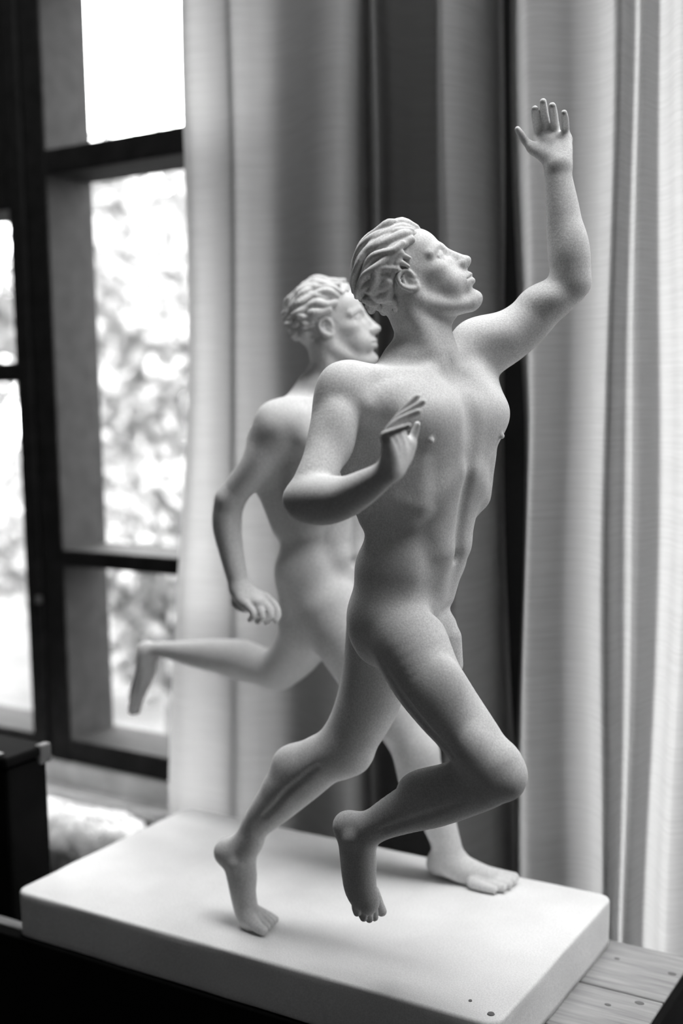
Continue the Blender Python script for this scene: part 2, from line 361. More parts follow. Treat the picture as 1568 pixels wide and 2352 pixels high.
# --- distance-field modelling of the figures, polygonised with surface nets
class Field:
    def __init__(s, lo, hi, h):
        s.lo = np.array(lo, np.float32); s.h = h
        s.n = np.ceil((np.array(hi)-np.array(lo))/h).astype(int)+1
        s.d = np.full(s.n, 1., np.float32)
    def window(s, lo, hi):
        a = np.clip(np.floor((np.asarray(lo)-s.lo)/s.h).astype(int), 0, s.n)
        b = np.clip(np.ceil((np.asarray(hi)-s.lo)/s.h).astype(int)+1, 0, s.n)
        sl = tuple(slice(i, j) for i, j in zip(a, b))
        g = [(np.arange(i, j, dtype=np.float32)*s.h+s.lo[k]) for k, (i, j) in enumerate(zip(a, b))]
        return sl, g[0][:, None, None], g[1][None, :, None], g[2][None, None, :]
    def put(s, sl, dn, k, op='u'):
        a = s.d[sl]
        if a.size == 0: return
        if op == 'u':
            hh = np.maximum(k-np.abs(a-dn), 0)/k
            s.d[sl] = np.minimum(a, dn)-hh*hh*(k*.25)
        else:
            dn = -dn
            hh = np.maximum(k-np.abs(a-dn), 0)/k
            s.d[sl] = np.maximum(a, dn)+hh*hh*(k*.25)
    def ell(s, c, r, k=.006, R=None, op='u'):
        c = np.asarray(c, float); r = np.asarray(r, float); m = max(r)+k+3*s.h
        sl, X, Y, Z = s.window(c-m, c+m)
        X, Y, Z = X-c[0], Y-c[1], Z-c[2]
        if R is None: R = np.eye(3)
        k0 = 0; k1 = 0
        for i in range(3):
            q = (X*R[i][0]+Y*R[i][1]+Z*R[i][2]).astype(np.float32)
            k0 = k0+(q/r[i])**2; k1 = k1+(q/(r[i]*r[i]))**2
        k0 = np.sqrt(k0); k1 = np.sqrt(k1)+1e-6
        s.put(sl, k0*(k0-1)/k1, k, op)
    def chain(s, P, k=.006, sub=4, op='u'):
        P = np.asarray(P, float)
        if sub > 1 and len(P) > 2: P = cr(P, sub)
        m = P[:, 3].max()+k+3*s.h
        lo = P[:, :3].min(0)-m; hi = P[:, :3].max(0)+m
        sl, X, Y, Z = s.window(lo, hi)
        if min(X.size, Y.size, Z.size) == 0: return
        t = np.full((X.size, Y.size, Z.size), 1., np.float32)
        base = [q.start for q in sl]
        for a, b in zip(P[:-1], P[1:]):
            mm = max(a[3], b[3])+k+3*s.h
            s2, x, y, z = s.window(np.minimum(a[:3], b[:3])-mm, np.maximum(a[:3], b[:3])+mm)
            loc = tuple(slice(q.start-o, q.stop-o) for q, o in zip(s2, base))
            ba = b[:3]-a[:3]; l2 = float(ba@ba)+1e-12
            x, y, z = x-np.float32(a[0]), y-np.float32(a[1]), z-np.float32(a[2])
            h = np.clip((x*np.float32(ba[0])+y*np.float32(ba[1])+z*np.float32(ba[2]))/np.float32(l2), 0, 1)
            dd = np.sqrt((x-h*np.float32(ba[0]))**2+(y-h*np.float32(ba[1]))**2+(z-h*np.float32(ba[2]))**2)-(np.float32(a[3])+h*np.float32(b[3]-a[3]))
            t[loc] = np.minimum(t[loc], dd)
        s.put(sl, t, k, op)
    def blur(s):
        d = s.d
        for ax_ in range(3):
            d0 = np.moveaxis(d, ax_, 0)
            prev = d0[0].copy()
            for i in range(1, d0.shape[0]-1):
                cur = d0[i].copy()
                d0[i] = .25*prev+.5*cur+.25*d0[i+1]
                prev = cur
    def mesh(s, name):
        d = s.d; n = s.n
        neg = (d < 0).astype(np.uint8)
        c = np.zeros(n-1, np.uint8)
        offs = [(i, j, k) for i in (0, 1) for j in (0, 1) for k in (0, 1)]
        for (i, j, k) in offs: c += neg[i:n[0]-1+i, j:n[1]-1+j, k:n[2]-1+k]
        cells = np.flatnonzero((c > 0) & (c < 8)); shp = tuple(n-1)
        I, J, K = np.unravel_index(cells, shp)
        val = {o: d[I+o[0], J+o[1], K+o[2]] for o in offs}
        acc = np.zeros((len(cells), 3)); cnt = np.zeros(len(cells))
        for a in offs:
            for ax_ in range(3):
                if a[ax_]: continue
                b = list(a); b[ax_] = 1; b = tuple(b)
                m_ = (val[a] < 0) != (val[b] < 0)
                t = val[a][m_]/(val[a][m_]-val[b][m_])
                p = np.tile(np.array(a, float), (m_.sum(), 1)); p[:, ax_] = t
                acc[m_] += p; cnt[m_] += 1
        vert = (np.stack([I, J, K], 1)+acc/cnt[:, None])*s.h+s.lo
        faces = []
        for ax_ in range(3):
            o1, o2 = (ax_+1) % 3, (ax_+2) % 3
            sa = [slice(1, -1)]*3; sa[ax_] = slice(0, -1); sb = list(sa); sb[ax_] = slice(1, None)
            A, B_ = neg[tuple(sa)], neg[tuple(sb)]
            for flip in (0, 1):
                q = np.argwhere((A == 1) & (B_ == 0) if flip == 0 else (A == 0) & (B_ == 1))
                e = q.copy(); e[:, o1] += 1; e[:, o2] += 1
                quad = []
                for (i, j) in ((0, 0), (-1, 0), (-1, -1), (0, -1)):
                    cc = e.copy(); cc[:, o1] += i; cc[:, o2] += j
                    quad.append(np.searchsorted(cells, np.ravel_multi_index(cc.T, shp)))
                Q = np.stack(quad, 1)
                faces.append(Q if flip == 0 else Q[:, ::-1])
        Fc = np.concatenate(faces)
        me = bpy.data.meshes.new(name)
        me.vertices.add(len(vert)); me.vertices.foreach_set('co', vert.astype(np.float32).ravel())
        me.loops.add(len(Fc)*4); me.loops.foreach_set('vertex_index', Fc.astype(np.int32).ravel())
        me.polygons.add(len(Fc)); me.polygons.foreach_set('loop_start', np.arange(0, len(Fc)*4, 4, dtype=np.int32))
        me.polygons.foreach_set('use_smooth', np.ones(len(Fc), bool))
        me.update(calc_edges=True)
        return me

class Torso:
    def __init__(s, st):
        st = sorted(st, key=lambda q: q[2]); s.st = np.array(st, float)
        z = s.st[:, 2]; s.zz = np.linspace(z[0], z[-1], 200)
        fine = cr(s.st, 12); o = np.argsort(fine[:, 2]); fine = fine[o]
        s.tab = [np.interp(s.zz, fine[:, 2], fine[:, k]) for k in (0, 1, 3, 4, 5, 6)]
    def at(s, z): return [float(np.interp(z, s.zz, t)) for t in s.tab]
    def dirs(s, z):
        a = math.radians(s.at(z)[2]); return np.array([math.cos(a), -math.sin(a), 0]), np.array([math.sin(a), math.cos(a), 0])
    def P(s, z, x, y, r=None):       # x forward, y to the figure's left
        fx, fy = s.dirs(z); q = s.at(z); p = np.array([q[0], q[1], z])+fx*x+fy*y
        return list(p) if r is None else [*p, r]
    def R(s, z):
        fx, fy = s.dirs(z); return np.array([fx, fy, [0, 0, 1]])
    def put(s, F, k=.01):
        cx, cy = s.tab[0], s.tab[1]; m = .12
        sl, X, Y, Z = F.window((cx.min()-m, cy.min()-m, s.zz[0]), (cx.max()+m, cy.max()+m, s.zz[-1]))
        z = Z.ravel(); q = [np.interp(z, s.zz, t).astype(np.float32)[None, None, :] for t in s.tab]
        a = np.radians(q[2]); ca, sa = np.cos(a), np.sin(a)
        dx, dy = X-q[0], Y-q[1]
        x = dx*ca-dy*sa; y = dx*sa+dy*ca
        A = np.where(x > 0, q[3], q[4]); B = q[5]; e = 2.35
        g = ((np.abs(x)/A)**e+(np.abs(y)/B)**e)**(1/e)
        F.put(sl, ((g-1)*np.minimum(A, B)*.95).astype(np.float32), k)

FIG = {
  'F': dict(
    torso=[[0.5189, 0.045, 0.349, -4, 0.02, 0.03, 0.045], [0.5192, 0.045, 0.3667, -4, 0.038, 0.038, 0.058], [0.5206, 0.045, 0.3867, -4, 0.045, 0.04, 0.064], [0.53, 0.045, 0.4224, 0, 0.044, 0.038, 0.062], [0.5423, 0.045, 0.4577, 6, 0.042, 0.037, 0.057], [0.5456, 0.045, 0.4879, 10, 0.047, 0.042, 0.061], [0.548, 0.045, 0.5178, 13, 0.054, 0.052, 0.072], [0.549, 0.045, 0.556, 15, 0.06, 0.058, 0.08], [0.549, 0.045, 0.5855, 15, 0.056, 0.056, 0.082], [0.5484, 0.045, 0.6065, 15, 0.04, 0.044, 0.062], [0.5477, 0.045, 0.6241, 15, 0.024, 0.03, 0.036], [0.5469, 0.045, 0.6378, 15, 0.016, 0.02, 0.024], [0.5472, 0.045, 0.6545, 15, 0.005, 0.005, 0.006]],
    limbs=[
      ('rthigh', 0.012, [[0.528, 0.012, 0.3884, 0.0355], [0.5397, 0.006, 0.3733, 0.0365], [0.5541, -0.0, 0.3588, 0.037], [0.572, -0.003, 0.3305, 0.0338], [0.5902, -0.004, 0.3089, 0.0315], [0.6076, -0.004, 0.2902, 0.0289], [0.623, -0.003, 0.2721, 0.0271], [0.6348, -0.002, 0.257, 0.025], [0.6412, 0.0, 0.2474, 0.023]]),
      ('rshin', 0.012, [[0.6408, -0.0, 0.2432, 0.0226], [0.6328, 0.0, 0.2353, 0.0235], [0.6112, 0.002, 0.2271, 0.0271], [0.576, 0.004, 0.2101, 0.0276], [0.5511, 0.005, 0.1961, 0.0233], [0.5242, 0.005, 0.1805, 0.0189], [0.5081, 0.005, 0.1688, 0.0164], [0.4963, 0.005, 0.1577, 0.0157]]),
      ('rfoot', 0.01, [[0.4787, 0.005, 0.1645, 0.0136], [0.4846, 0.005, 0.1533, 0.0162], [0.4893, 0.005, 0.1361, 0.0184], [0.4905, 0.004, 0.1186, 0.0175], [0.4928, 0.003, 0.1035, 0.0162], [0.4986, 0.003, 0.0911, 0.014]]),
      ('rheel', 0.01, [[0.5016, 0.005, 0.1699, 0.0113], [0.4864, 0.005, 0.1681, 0.0114], [0.4777, 0.005, 0.1647, 0.0127]]),
      ('rknee', 0.01, [[0.6488, -0.002, 0.2582, 0.0184], [0.6543, -0.002, 0.2447, 0.0152], [0.6555, -0.002, 0.2362, 0.0104]]),
      ('lthigh', 0.01, [[0.4831, 0.075, 0.356, 0.0384], [0.4743, 0.082, 0.3214, 0.0375], [0.4612, 0.085, 0.2819, 0.0346], [0.4483, 0.084, 0.2521, 0.0316], [0.4354, 0.082, 0.2294, 0.0295], [0.4292, 0.08, 0.2161, 0.0272]]),
      ('lshin', 0.012, [[0.4319, 0.08, 0.2165, 0.0262], [0.4186, 0.079, 0.2101, 0.0273], [0.4001, 0.077, 0.2002, 0.0284], [0.38, 0.075, 0.184, 0.0292], [0.3618, 0.074, 0.1676, 0.0284], [0.3493, 0.072, 0.1523, 0.0247], [0.3342, 0.07, 0.1354, 0.0209], [0.3176, 0.069, 0.1162, 0.0167], [0.3069, 0.067, 0.0972, 0.0148], [0.3005, 0.065, 0.0824, 0.0163]]),
      ('lheel', 0.01, [[0.3105, 0.067, 0.0953, 0.0128], [0.2919, 0.067, 0.0867, 0.0129], [0.2768, 0.067, 0.0787, 0.0145]]),
      ('lfoot', 0.01, [[0.283, 0.066, 0.0766, 0.0149], [0.2945, 0.065, 0.0674, 0.0173], [0.2991, 0.064, 0.0558, 0.0173], [0.301, 0.063, 0.0361, 0.0148], [0.3059, 0.062, 0.0169, 0.0138], [0.3143, 0.06, 0.0062, 0.0133]]),
      ('rarm', 0.018, [[0.5137, -0.03, 0.6027, 0.0219], [0.5112, -0.038, 0.5948, 0.0226], [0.5083, -0.05, 0.5799, 0.0216], [0.5097, -0.065, 0.5605, 0.0194], [0.512, -0.08, 0.5396, 0.0184], [0.5109, -0.095, 0.5211, 0.0175], [0.5059, -0.105, 0.5062, 0.0155]]),
      ('rfore', 0.01, [[0.5047, -0.106, 0.5043, 0.0151], [0.5152, -0.108, 0.5032, 0.0188], [0.5334, -0.111, 0.5048, 0.0205], [0.554, -0.114, 0.5091, 0.018], [0.5742, -0.117, 0.5178, 0.0151], [0.5908, -0.119, 0.5268, 0.0121], [0.602, -0.12, 0.534, 0.0098]]),
      ('larm', 0.02, [[0.5738, 0.115, 0.6404, 0.0253], [0.5897, 0.122, 0.6443, 0.027], [0.6065, 0.13, 0.6546, 0.0252], [0.6194, 0.137, 0.6658, 0.0234], [0.6323, 0.143, 0.6792, 0.0216], [0.6486, 0.148, 0.6913, 0.0194], [0.6601, 0.15, 0.7018, 0.0172]]),
      ('lfore', 0.01, [[0.661, 0.15, 0.7038, 0.0163], [0.6574, 0.15, 0.7231, 0.0197], [0.6543, 0.15, 0.7465, 0.0184], [0.6507, 0.15, 0.775, 0.0163], [0.6476, 0.15, 0.7975, 0.0141], [0.6459, 0.15, 0.8144, 0.0124]]),
      ('neck', 0.022, [[0.5558, 0.045, 0.6334, 0.0276], [0.5514, 0.045, 0.6522, 0.0264], [0.5423, 0.045, 0.6755, 0.0269], [0.5345, 0.045, 0.6904, 0.0261]]),
    ],
    fine=[
      ('palm', 0.006, [[0.6463, 0.15, 0.8144, 0.0115], [0.6413, 0.156, 0.8284, 0.0103], [0.6315, 0.166, 0.8417, 0.0087]]),
      ('palm', 0.006, [[0.6481, 0.15, 0.8183, 0.0111], [0.65, 0.158, 0.8298, 0.0081], [0.6471, 0.168, 0.8422, 0.0065]]),
      ('palm', 0.006, [[0.6406, 0.152, 0.8258, 0.0094], [0.6274, 0.16, 0.8391, 0.0074], [0.6205, 0.168, 0.8476, 0.0057]]),
      ('palm', 0.006, [[0.6201, 0.169, 0.8487, 0.0052], [0.6277, 0.171, 0.8506, 0.0052], [0.6364, 0.171, 0.8495, 0.0052], [0.6468, 0.169, 0.8462, 0.0052]]),
      ('thenar', 0.006, [[0.6399, 0.148, 0.8244, 0.0073], [0.6277, 0.15, 0.8312, 0.0069], [0.6187, 0.152, 0.8368, 0.0056]]),
      ('finger', 0.003, [[0.6205, 0.152, 0.8357, 0.0052], [0.6122, 0.152, 0.8435, 0.0041], [0.6075, 0.15, 0.8509, 0.0037], [0.6047, 0.148, 0.856, 0.003]]),
      ('finger', 0.002, [[0.6188, 0.17, 0.849, 0.0048], [0.6189, 0.164, 0.8599, 0.0041], [0.6228, 0.15, 0.8674, 0.0039], [0.6265, 0.14, 0.8713, 0.0032]]),
      ('finger', 0.002, [[0.6268, 0.172, 0.8509, 0.0048], [0.6269, 0.166, 0.8642, 0.0043], [0.6315, 0.15, 0.8725, 0.0041], [0.6355, 0.139, 0.8765, 0.0034]]),
      ('finger', 0.002, [[0.636, 0.172, 0.8497, 0.0048], [0.6366, 0.166, 0.8621, 0.0043], [0.6415, 0.15, 0.8682, 0.0041], [0.6445, 0.14, 0.8717, 0.0034]]),
      ('finger', 0.002, [[0.6464, 0.17, 0.8456, 0.0043], [0.6487, 0.164, 0.8552, 0.0039], [0.6528, 0.152, 0.8608, 0.0036], [0.6554, 0.143, 0.8642, 0.003]]),
      ('palm', 0.006, [[0.602, -0.12, 0.534, 0.0094], [0.6071, -0.128, 0.5454, 0.0079], [0.612, -0.14, 0.5585, 0.005]]),
      ('palm', 0.006, [[0.6009, -0.115, 0.5355, 0.0087], [0.6053, -0.118, 0.5484, 0.0076], [0.609, -0.128, 0.5633, 0.005]]),
      ('palm', 0.006, [[0.6025, -0.112, 0.5342, 0.0073], [0.606, -0.108, 0.5479, 0.0066], [0.6068, -0.115, 0.5664, 0.0047]]),
      ('palm', 0.006, [[0.6036, -0.11, 0.537, 0.0066], [0.6046, -0.1, 0.5511, 0.0059], [0.6041, -0.104, 0.5678, 0.0044]]),
      ('thenar', 0.006, [[0.6016, -0.108, 0.5339, 0.0066], [0.6046, -0.098, 0.5436, 0.0074], [0.6077, -0.094, 0.5538, 0.0059]]),
      ('finger', 0.003, [[0.6068, -0.094, 0.5516, 0.0052], [0.6098, -0.09, 0.5617, 0.0037], [0.6133, -0.09, 0.5709, 0.0029]]),
      ('finger', 0.002, [[0.6118, -0.141, 0.5603, 0.0039], [0.6112, -0.142, 0.5639, 0.0039], [0.6215, -0.143, 0.5675, 0.0032], [0.6287, -0.143, 0.5699, 0.0028], [0.6338, -0.143, 0.572, 0.0021]]),
      ('finger', 0.002, [[0.609, -0.13, 0.5652, 0.0039], [0.6086, -0.13, 0.5684, 0.0039], [0.6178, -0.131, 0.5748, 0.0034], [0.6287, -0.131, 0.5797, 0.003], [0.6363, -0.131, 0.5828, 0.0025]]),
      ('finger', 0.002, [[0.6059, -0.117, 0.5683, 0.004], [0.6064, -0.117, 0.5729, 0.004], [0.6153, -0.118, 0.5801, 0.0034], [0.6259, -0.118, 0.5857, 0.003], [0.634, -0.118, 0.5902, 0.0025]]),
      ('finger', 0.002, [[0.6035, -0.105, 0.5696, 0.0037], [0.6032, -0.105, 0.5762, 0.0037], [0.6105, -0.106, 0.5842, 0.0033], [0.6172, -0.106, 0.5899, 0.0029], [0.6226, -0.106, 0.5949, 0.0023]]),
      ('toe', 0.0018, [[0.496, -0.006, 0.1004, 0.0061], [0.4947, -0.01, 0.0908, 0.0045], [0.4972, -0.012, 0.0849, 0.0039]]),
      ('toe', 0.0018, [[0.4978, -0.004, 0.0964, 0.0069], [0.4981, -0.005, 0.0842, 0.0048], [0.5011, -0.006, 0.078, 0.0039]]),
      ('toe', 0.0018, [[0.4981, 0.004, 0.0924, 0.007], [0.4998, 0.004, 0.0796, 0.0048], [0.5023, 0.003, 0.0733, 0.0039]]),
      ('toe', 0.0018, [[0.4985, 0.012, 0.0913, 0.007], [0.5018, 0.012, 0.0792, 0.0048], [0.5031, 0.012, 0.0717, 0.004]]),
      ('toe', 0.0018, [[0.4953, 0.022, 0.0923, 0.0075], [0.5005, 0.024, 0.0806, 0.0058], [0.5039, 0.025, 0.0731, 0.0053]]),
      ('toe', 0.004, [[0.3152, 0.054, 0.0129, 0.0093], [0.3282, 0.049, 0.0082, 0.0066], [0.3396, 0.047, 0.006, 0.0051]]),
      ('toe', 0.0025, [[0.3145, 0.06, 0.0124, 0.0084], [0.3282, 0.059, 0.0072, 0.0054], [0.3372, 0.058, 0.0045, 0.0041]]),
      ('toe', 0.0025, [[0.3138, 0.066, 0.0119, 0.0074], [0.3274, 0.067, 0.0074, 0.0052], [0.3351, 0.067, 0.0045, 0.0039]]),
      ('toe', 0.0025, [[0.3126, 0.071, 0.0118, 0.0069], [0.3255, 0.074, 0.0072, 0.0049], [0.3331, 0.075, 0.0039, 0.0039]]),
      ('toe', 0.0025, [[0.311, 0.075, 0.0119, 0.0065], [0.3224, 0.081, 0.0068, 0.0047], [0.3306, 0.083, 0.0032, 0.004]]),
    ],
    head={'o': [0.5394, 0.045, 0.7034, 0.1132], 'phi': 36, 'gyaw': 8}),
  'B': dict(
    torso=[[0.2893, 0.262, 0.2859, -4, 0.02, 0.03, 0.045], [0.2885, 0.262, 0.3081, -4, 0.038, 0.041, 0.06], [0.2878, 0.262, 0.3303, -4, 0.045, 0.043, 0.066], [0.2889, 0.262, 0.3719, 0, 0.044, 0.043, 0.066], [0.2925, 0.262, 0.4106, 5, 0.042, 0.041, 0.06], [0.2933, 0.262, 0.4435, 9, 0.047, 0.045, 0.064], [0.293, 0.262, 0.4816, 12, 0.054, 0.052, 0.072], [0.2954, 0.262, 0.5249, 14, 0.06, 0.058, 0.08], [0.2982, 0.262, 0.5572, 14, 0.056, 0.056, 0.082], [0.3006, 0.262, 0.5786, 14, 0.04, 0.044, 0.062], [0.3024, 0.262, 0.6, 14, 0.024, 0.03, 0.036], [0.3041, 0.262, 0.6159, 14, 0.016, 0.02, 0.024], [0.3045, 0.262, 0.6328, 14, 0.005, 0.005, 0.006]],
    limbs=[
      ('rthigh', 0.012, [[0.3221, 0.232, 0.3353, 0.0404], [0.3358, 0.232, 0.3095, 0.0398], [0.3543, 0.238, 0.275, 0.0366], [0.374, 0.245, 0.2406, 0.0328], [0.395, 0.253, 0.206, 0.0296], [0.4117, 0.258, 0.1799, 0.0264], [0.4177, 0.262, 0.165, 0.0243]]),
      ('rshin', 0.012, [[0.4165, 0.262, 0.167, 0.0244], [0.42, 0.264, 0.1523, 0.0265], [0.4259, 0.268, 0.1275, 0.0265], [0.4353, 0.272, 0.0977, 0.0234], [0.4436, 0.276, 0.0705, 0.0202], [0.4502, 0.28, 0.0455, 0.0181], [0.4527, 0.283, 0.0295, 0.0182]]),
      ('rfoot', 0.01, [[0.4356, 0.288, 0.015, 0.0129], [0.4528, 0.286, 0.019, 0.0171], [0.47, 0.287, 0.0149, 0.017], [0.4871, 0.288, 0.0124, 0.0148], [0.5022, 0.289, 0.0118, 0.0121]]),
      ('rheel', 0.01, [[0.4458, 0.285, 0.0375, 0.0129], [0.4357, 0.288, 0.0222, 0.0129], [0.4327, 0.289, 0.0146, 0.0119]]),
      ('lthigh', 0.012, [[0.2623, 0.288, 0.3155, 0.0415], [0.2403, 0.3, 0.2856, 0.0376], [0.2129, 0.312, 0.2544, 0.0325], [0.1886, 0.32, 0.2343, 0.0294], [0.1706, 0.325, 0.2235, 0.0261]]),
      ('lshin', 0.01, [[0.1721, 0.325, 0.2249, 0.0237], [0.1475, 0.325, 0.2271, 0.0257], [0.1144, 0.325, 0.2317, 0.0278], [0.0768, 0.325, 0.2341, 0.0244], [0.0381, 0.325, 0.2334, 0.0198], [0.0025, 0.325, 0.2337, 0.015], [-0.0298, 0.325, 0.2331, 0.0114], [-0.0504, 0.325, 0.2298, 0.0127]]),
      ('lfoot', 0.008, [[-0.0611, 0.325, 0.2313, 0.0102], [-0.0566, 0.325, 0.2221, 0.0153], [-0.061, 0.325, 0.1989, 0.0153], [-0.0722, 0.325, 0.1748, 0.0135], [-0.0815, 0.325, 0.1554, 0.0109]]),
      ('rarm', 0.018, [[0.2875, 0.192, 0.5659, 0.0228], [0.2794, 0.186, 0.5574, 0.0228], [0.2693, 0.178, 0.5396, 0.0207], [0.2575, 0.172, 0.5165, 0.0187], [0.2391, 0.168, 0.4929, 0.0178], [0.2238, 0.165, 0.4744, 0.0163]]),
      ('rfore', 0.01, [[0.2211, 0.165, 0.4717, 0.0163], [0.2179, 0.165, 0.4568, 0.0179], [0.2172, 0.165, 0.4371, 0.0174], [0.2215, 0.165, 0.4113, 0.0148], [0.2278, 0.165, 0.3856, 0.0132], [0.2336, 0.165, 0.3662, 0.0121]]),
      ('larm', 0.018, [[0.3275, 0.325, 0.5851, 0.0275], [0.3401, 0.33, 0.5657, 0.0253], [0.3525, 0.335, 0.538, 0.022], [0.3677, 0.335, 0.5107, 0.0198]]),
      ('lfore', 0.01, [[0.3677, 0.335, 0.5107, 0.0198], [0.3921, 0.33, 0.5167, 0.0195], [0.4216, 0.32, 0.5283, 0.0149], [0.4503, 0.31, 0.5421, 0.0115]]),
      ('neck', 0.022, [[0.3103, 0.262, 0.6104, 0.0288], [0.3121, 0.262, 0.6342, 0.0266], [0.3083, 0.262, 0.6581, 0.0277]]),
    ],
    fine=[
      ('palm', 0.006, [[0.2336, 0.165, 0.3662, 0.0116], [0.2505, 0.16, 0.3565, 0.0099], [0.2647, 0.156, 0.3514, 0.0088]]),
      ('palm', 0.006, [[0.2336, 0.165, 0.3662, 0.0105], [0.2546, 0.166, 0.358, 0.0089], [0.2663, 0.17, 0.354, 0.0078]]),
      ('palm', 0.006, [[0.2336, 0.165, 0.3652, 0.0105], [0.2445, 0.154, 0.3555, 0.0089], [0.2536, 0.15, 0.3499, 0.0073]]),
      ('finger', 0.003, [[0.235, 0.16, 0.3565, 0.0063], [0.2295, 0.16, 0.3481, 0.0053], [0.2386, 0.158, 0.3432, 0.0047], [0.2461, 0.16, 0.3414, 0.0042]]),
      ('finger', 0.002, [[0.2669, 0.171, 0.3549, 0.0058], [0.2794, 0.171, 0.3474, 0.0049], [0.2862, 0.168, 0.3379, 0.0042], [0.2862, 0.164, 0.3302, 0.0036]]),
      ('finger', 0.002, [[0.2656, 0.162, 0.3531, 0.0057], [0.2767, 0.162, 0.3445, 0.0049], [0.2803, 0.16, 0.3357, 0.0041], [0.2772, 0.157, 0.3291, 0.0036]]),
      ('finger', 0.002, [[0.2616, 0.154, 0.3509, 0.0057], [0.2716, 0.153, 0.3435, 0.0049], [0.274, 0.151, 0.3357, 0.0041], [0.2695, 0.15, 0.3302, 0.0036]]),
      ('finger', 0.002, [[0.2565, 0.147, 0.3506, 0.0052], [0.2646, 0.146, 0.3436, 0.0044], [0.2664, 0.145, 0.3376, 0.0039], [0.2625, 0.144, 0.3333, 0.0034]]),
      ('palm', 0.006, [[0.4503, 0.31, 0.5421, 0.0105], [0.4655, 0.305, 0.5502, 0.0093]]),
      ('finger', 0.003, [[0.464, 0.3, 0.5504, 0.0062], [0.4806, 0.295, 0.5582, 0.0041]]),
      ('finger', 0.003, [[0.4644, 0.305, 0.546, 0.0062], [0.481, 0.3, 0.5504, 0.0041]]),
      ('finger', 0.003, [[0.4598, 0.312, 0.5426, 0.0063], [0.4734, 0.31, 0.5438, 0.0042]]),
      ('toe', 0.004, [[0.4882, 0.298, 0.0079, 0.0128], [0.5091, 0.303, 0.008, 0.0095], [0.5261, 0.31, 0.0083, 0.0061]]),
      ('toe', 0.003, [[0.4919, 0.29, 0.0071, 0.0117], [0.5126, 0.295, 0.0073, 0.0079], [0.5277, 0.301, 0.0076, 0.005]]),
      ('toe', 0.003, [[0.4922, 0.283, 0.0065, 0.0105], [0.5138, 0.286, 0.0071, 0.0068], [0.5279, 0.29, 0.0074, 0.0047]]),
      ('toe', 0.003, [[0.4921, 0.277, 0.0076, 0.0084], [0.5117, 0.278, 0.0064, 0.0057], [0.5254, 0.279, 0.0067, 0.0044]]),
      ('toe', 0.003, [[0.4887, 0.272, 0.0077, 0.0068], [0.5051, 0.27, 0.0064, 0.0052], [0.5176, 0.27, 0.0057, 0.0041]]),
      ('toe', 0.002, [[-0.0769, 0.318, 0.1595, 0.0064], [-0.0826, 0.316, 0.1449, 0.0045], [-0.0847, 0.316, 0.1368, 0.0039]]),
      ('toe', 0.002, [[-0.0805, 0.324, 0.1577, 0.0064], [-0.0864, 0.323, 0.1408, 0.0045], [-0.0885, 0.323, 0.1326, 0.0039]]),
      ('toe', 0.002, [[-0.0825, 0.33, 0.1548, 0.0065], [-0.0884, 0.33, 0.1388, 0.0045], [-0.0905, 0.33, 0.13, 0.0039]]),
      ('toe', 0.002, [[-0.0853, 0.337, 0.1541, 0.0065], [-0.0894, 0.338, 0.1388, 0.0052], [-0.0907, 0.338, 0.1307, 0.0046]]),
    ],
    head={'o': [0.3106, 0.262, 0.6769, 0.1152], 'phi': 14, 'gyaw': 5}),
}

def head_basis(phi, gyaw):
    a = -math.radians(gyaw)
    g = np.array([math.cos(a), math.sin(a), 0]); g = np.array([g@U, g@V, 0])
    z = np.array([0, 0, 1.]); p = math.radians(phi)
    fx = math.cos(p)*g+math.sin(p)*z; fz = -math.sin(p)*g+math.cos(p)*z; fy = np.cross(z, g)
    return np.array([fx, fy, fz])

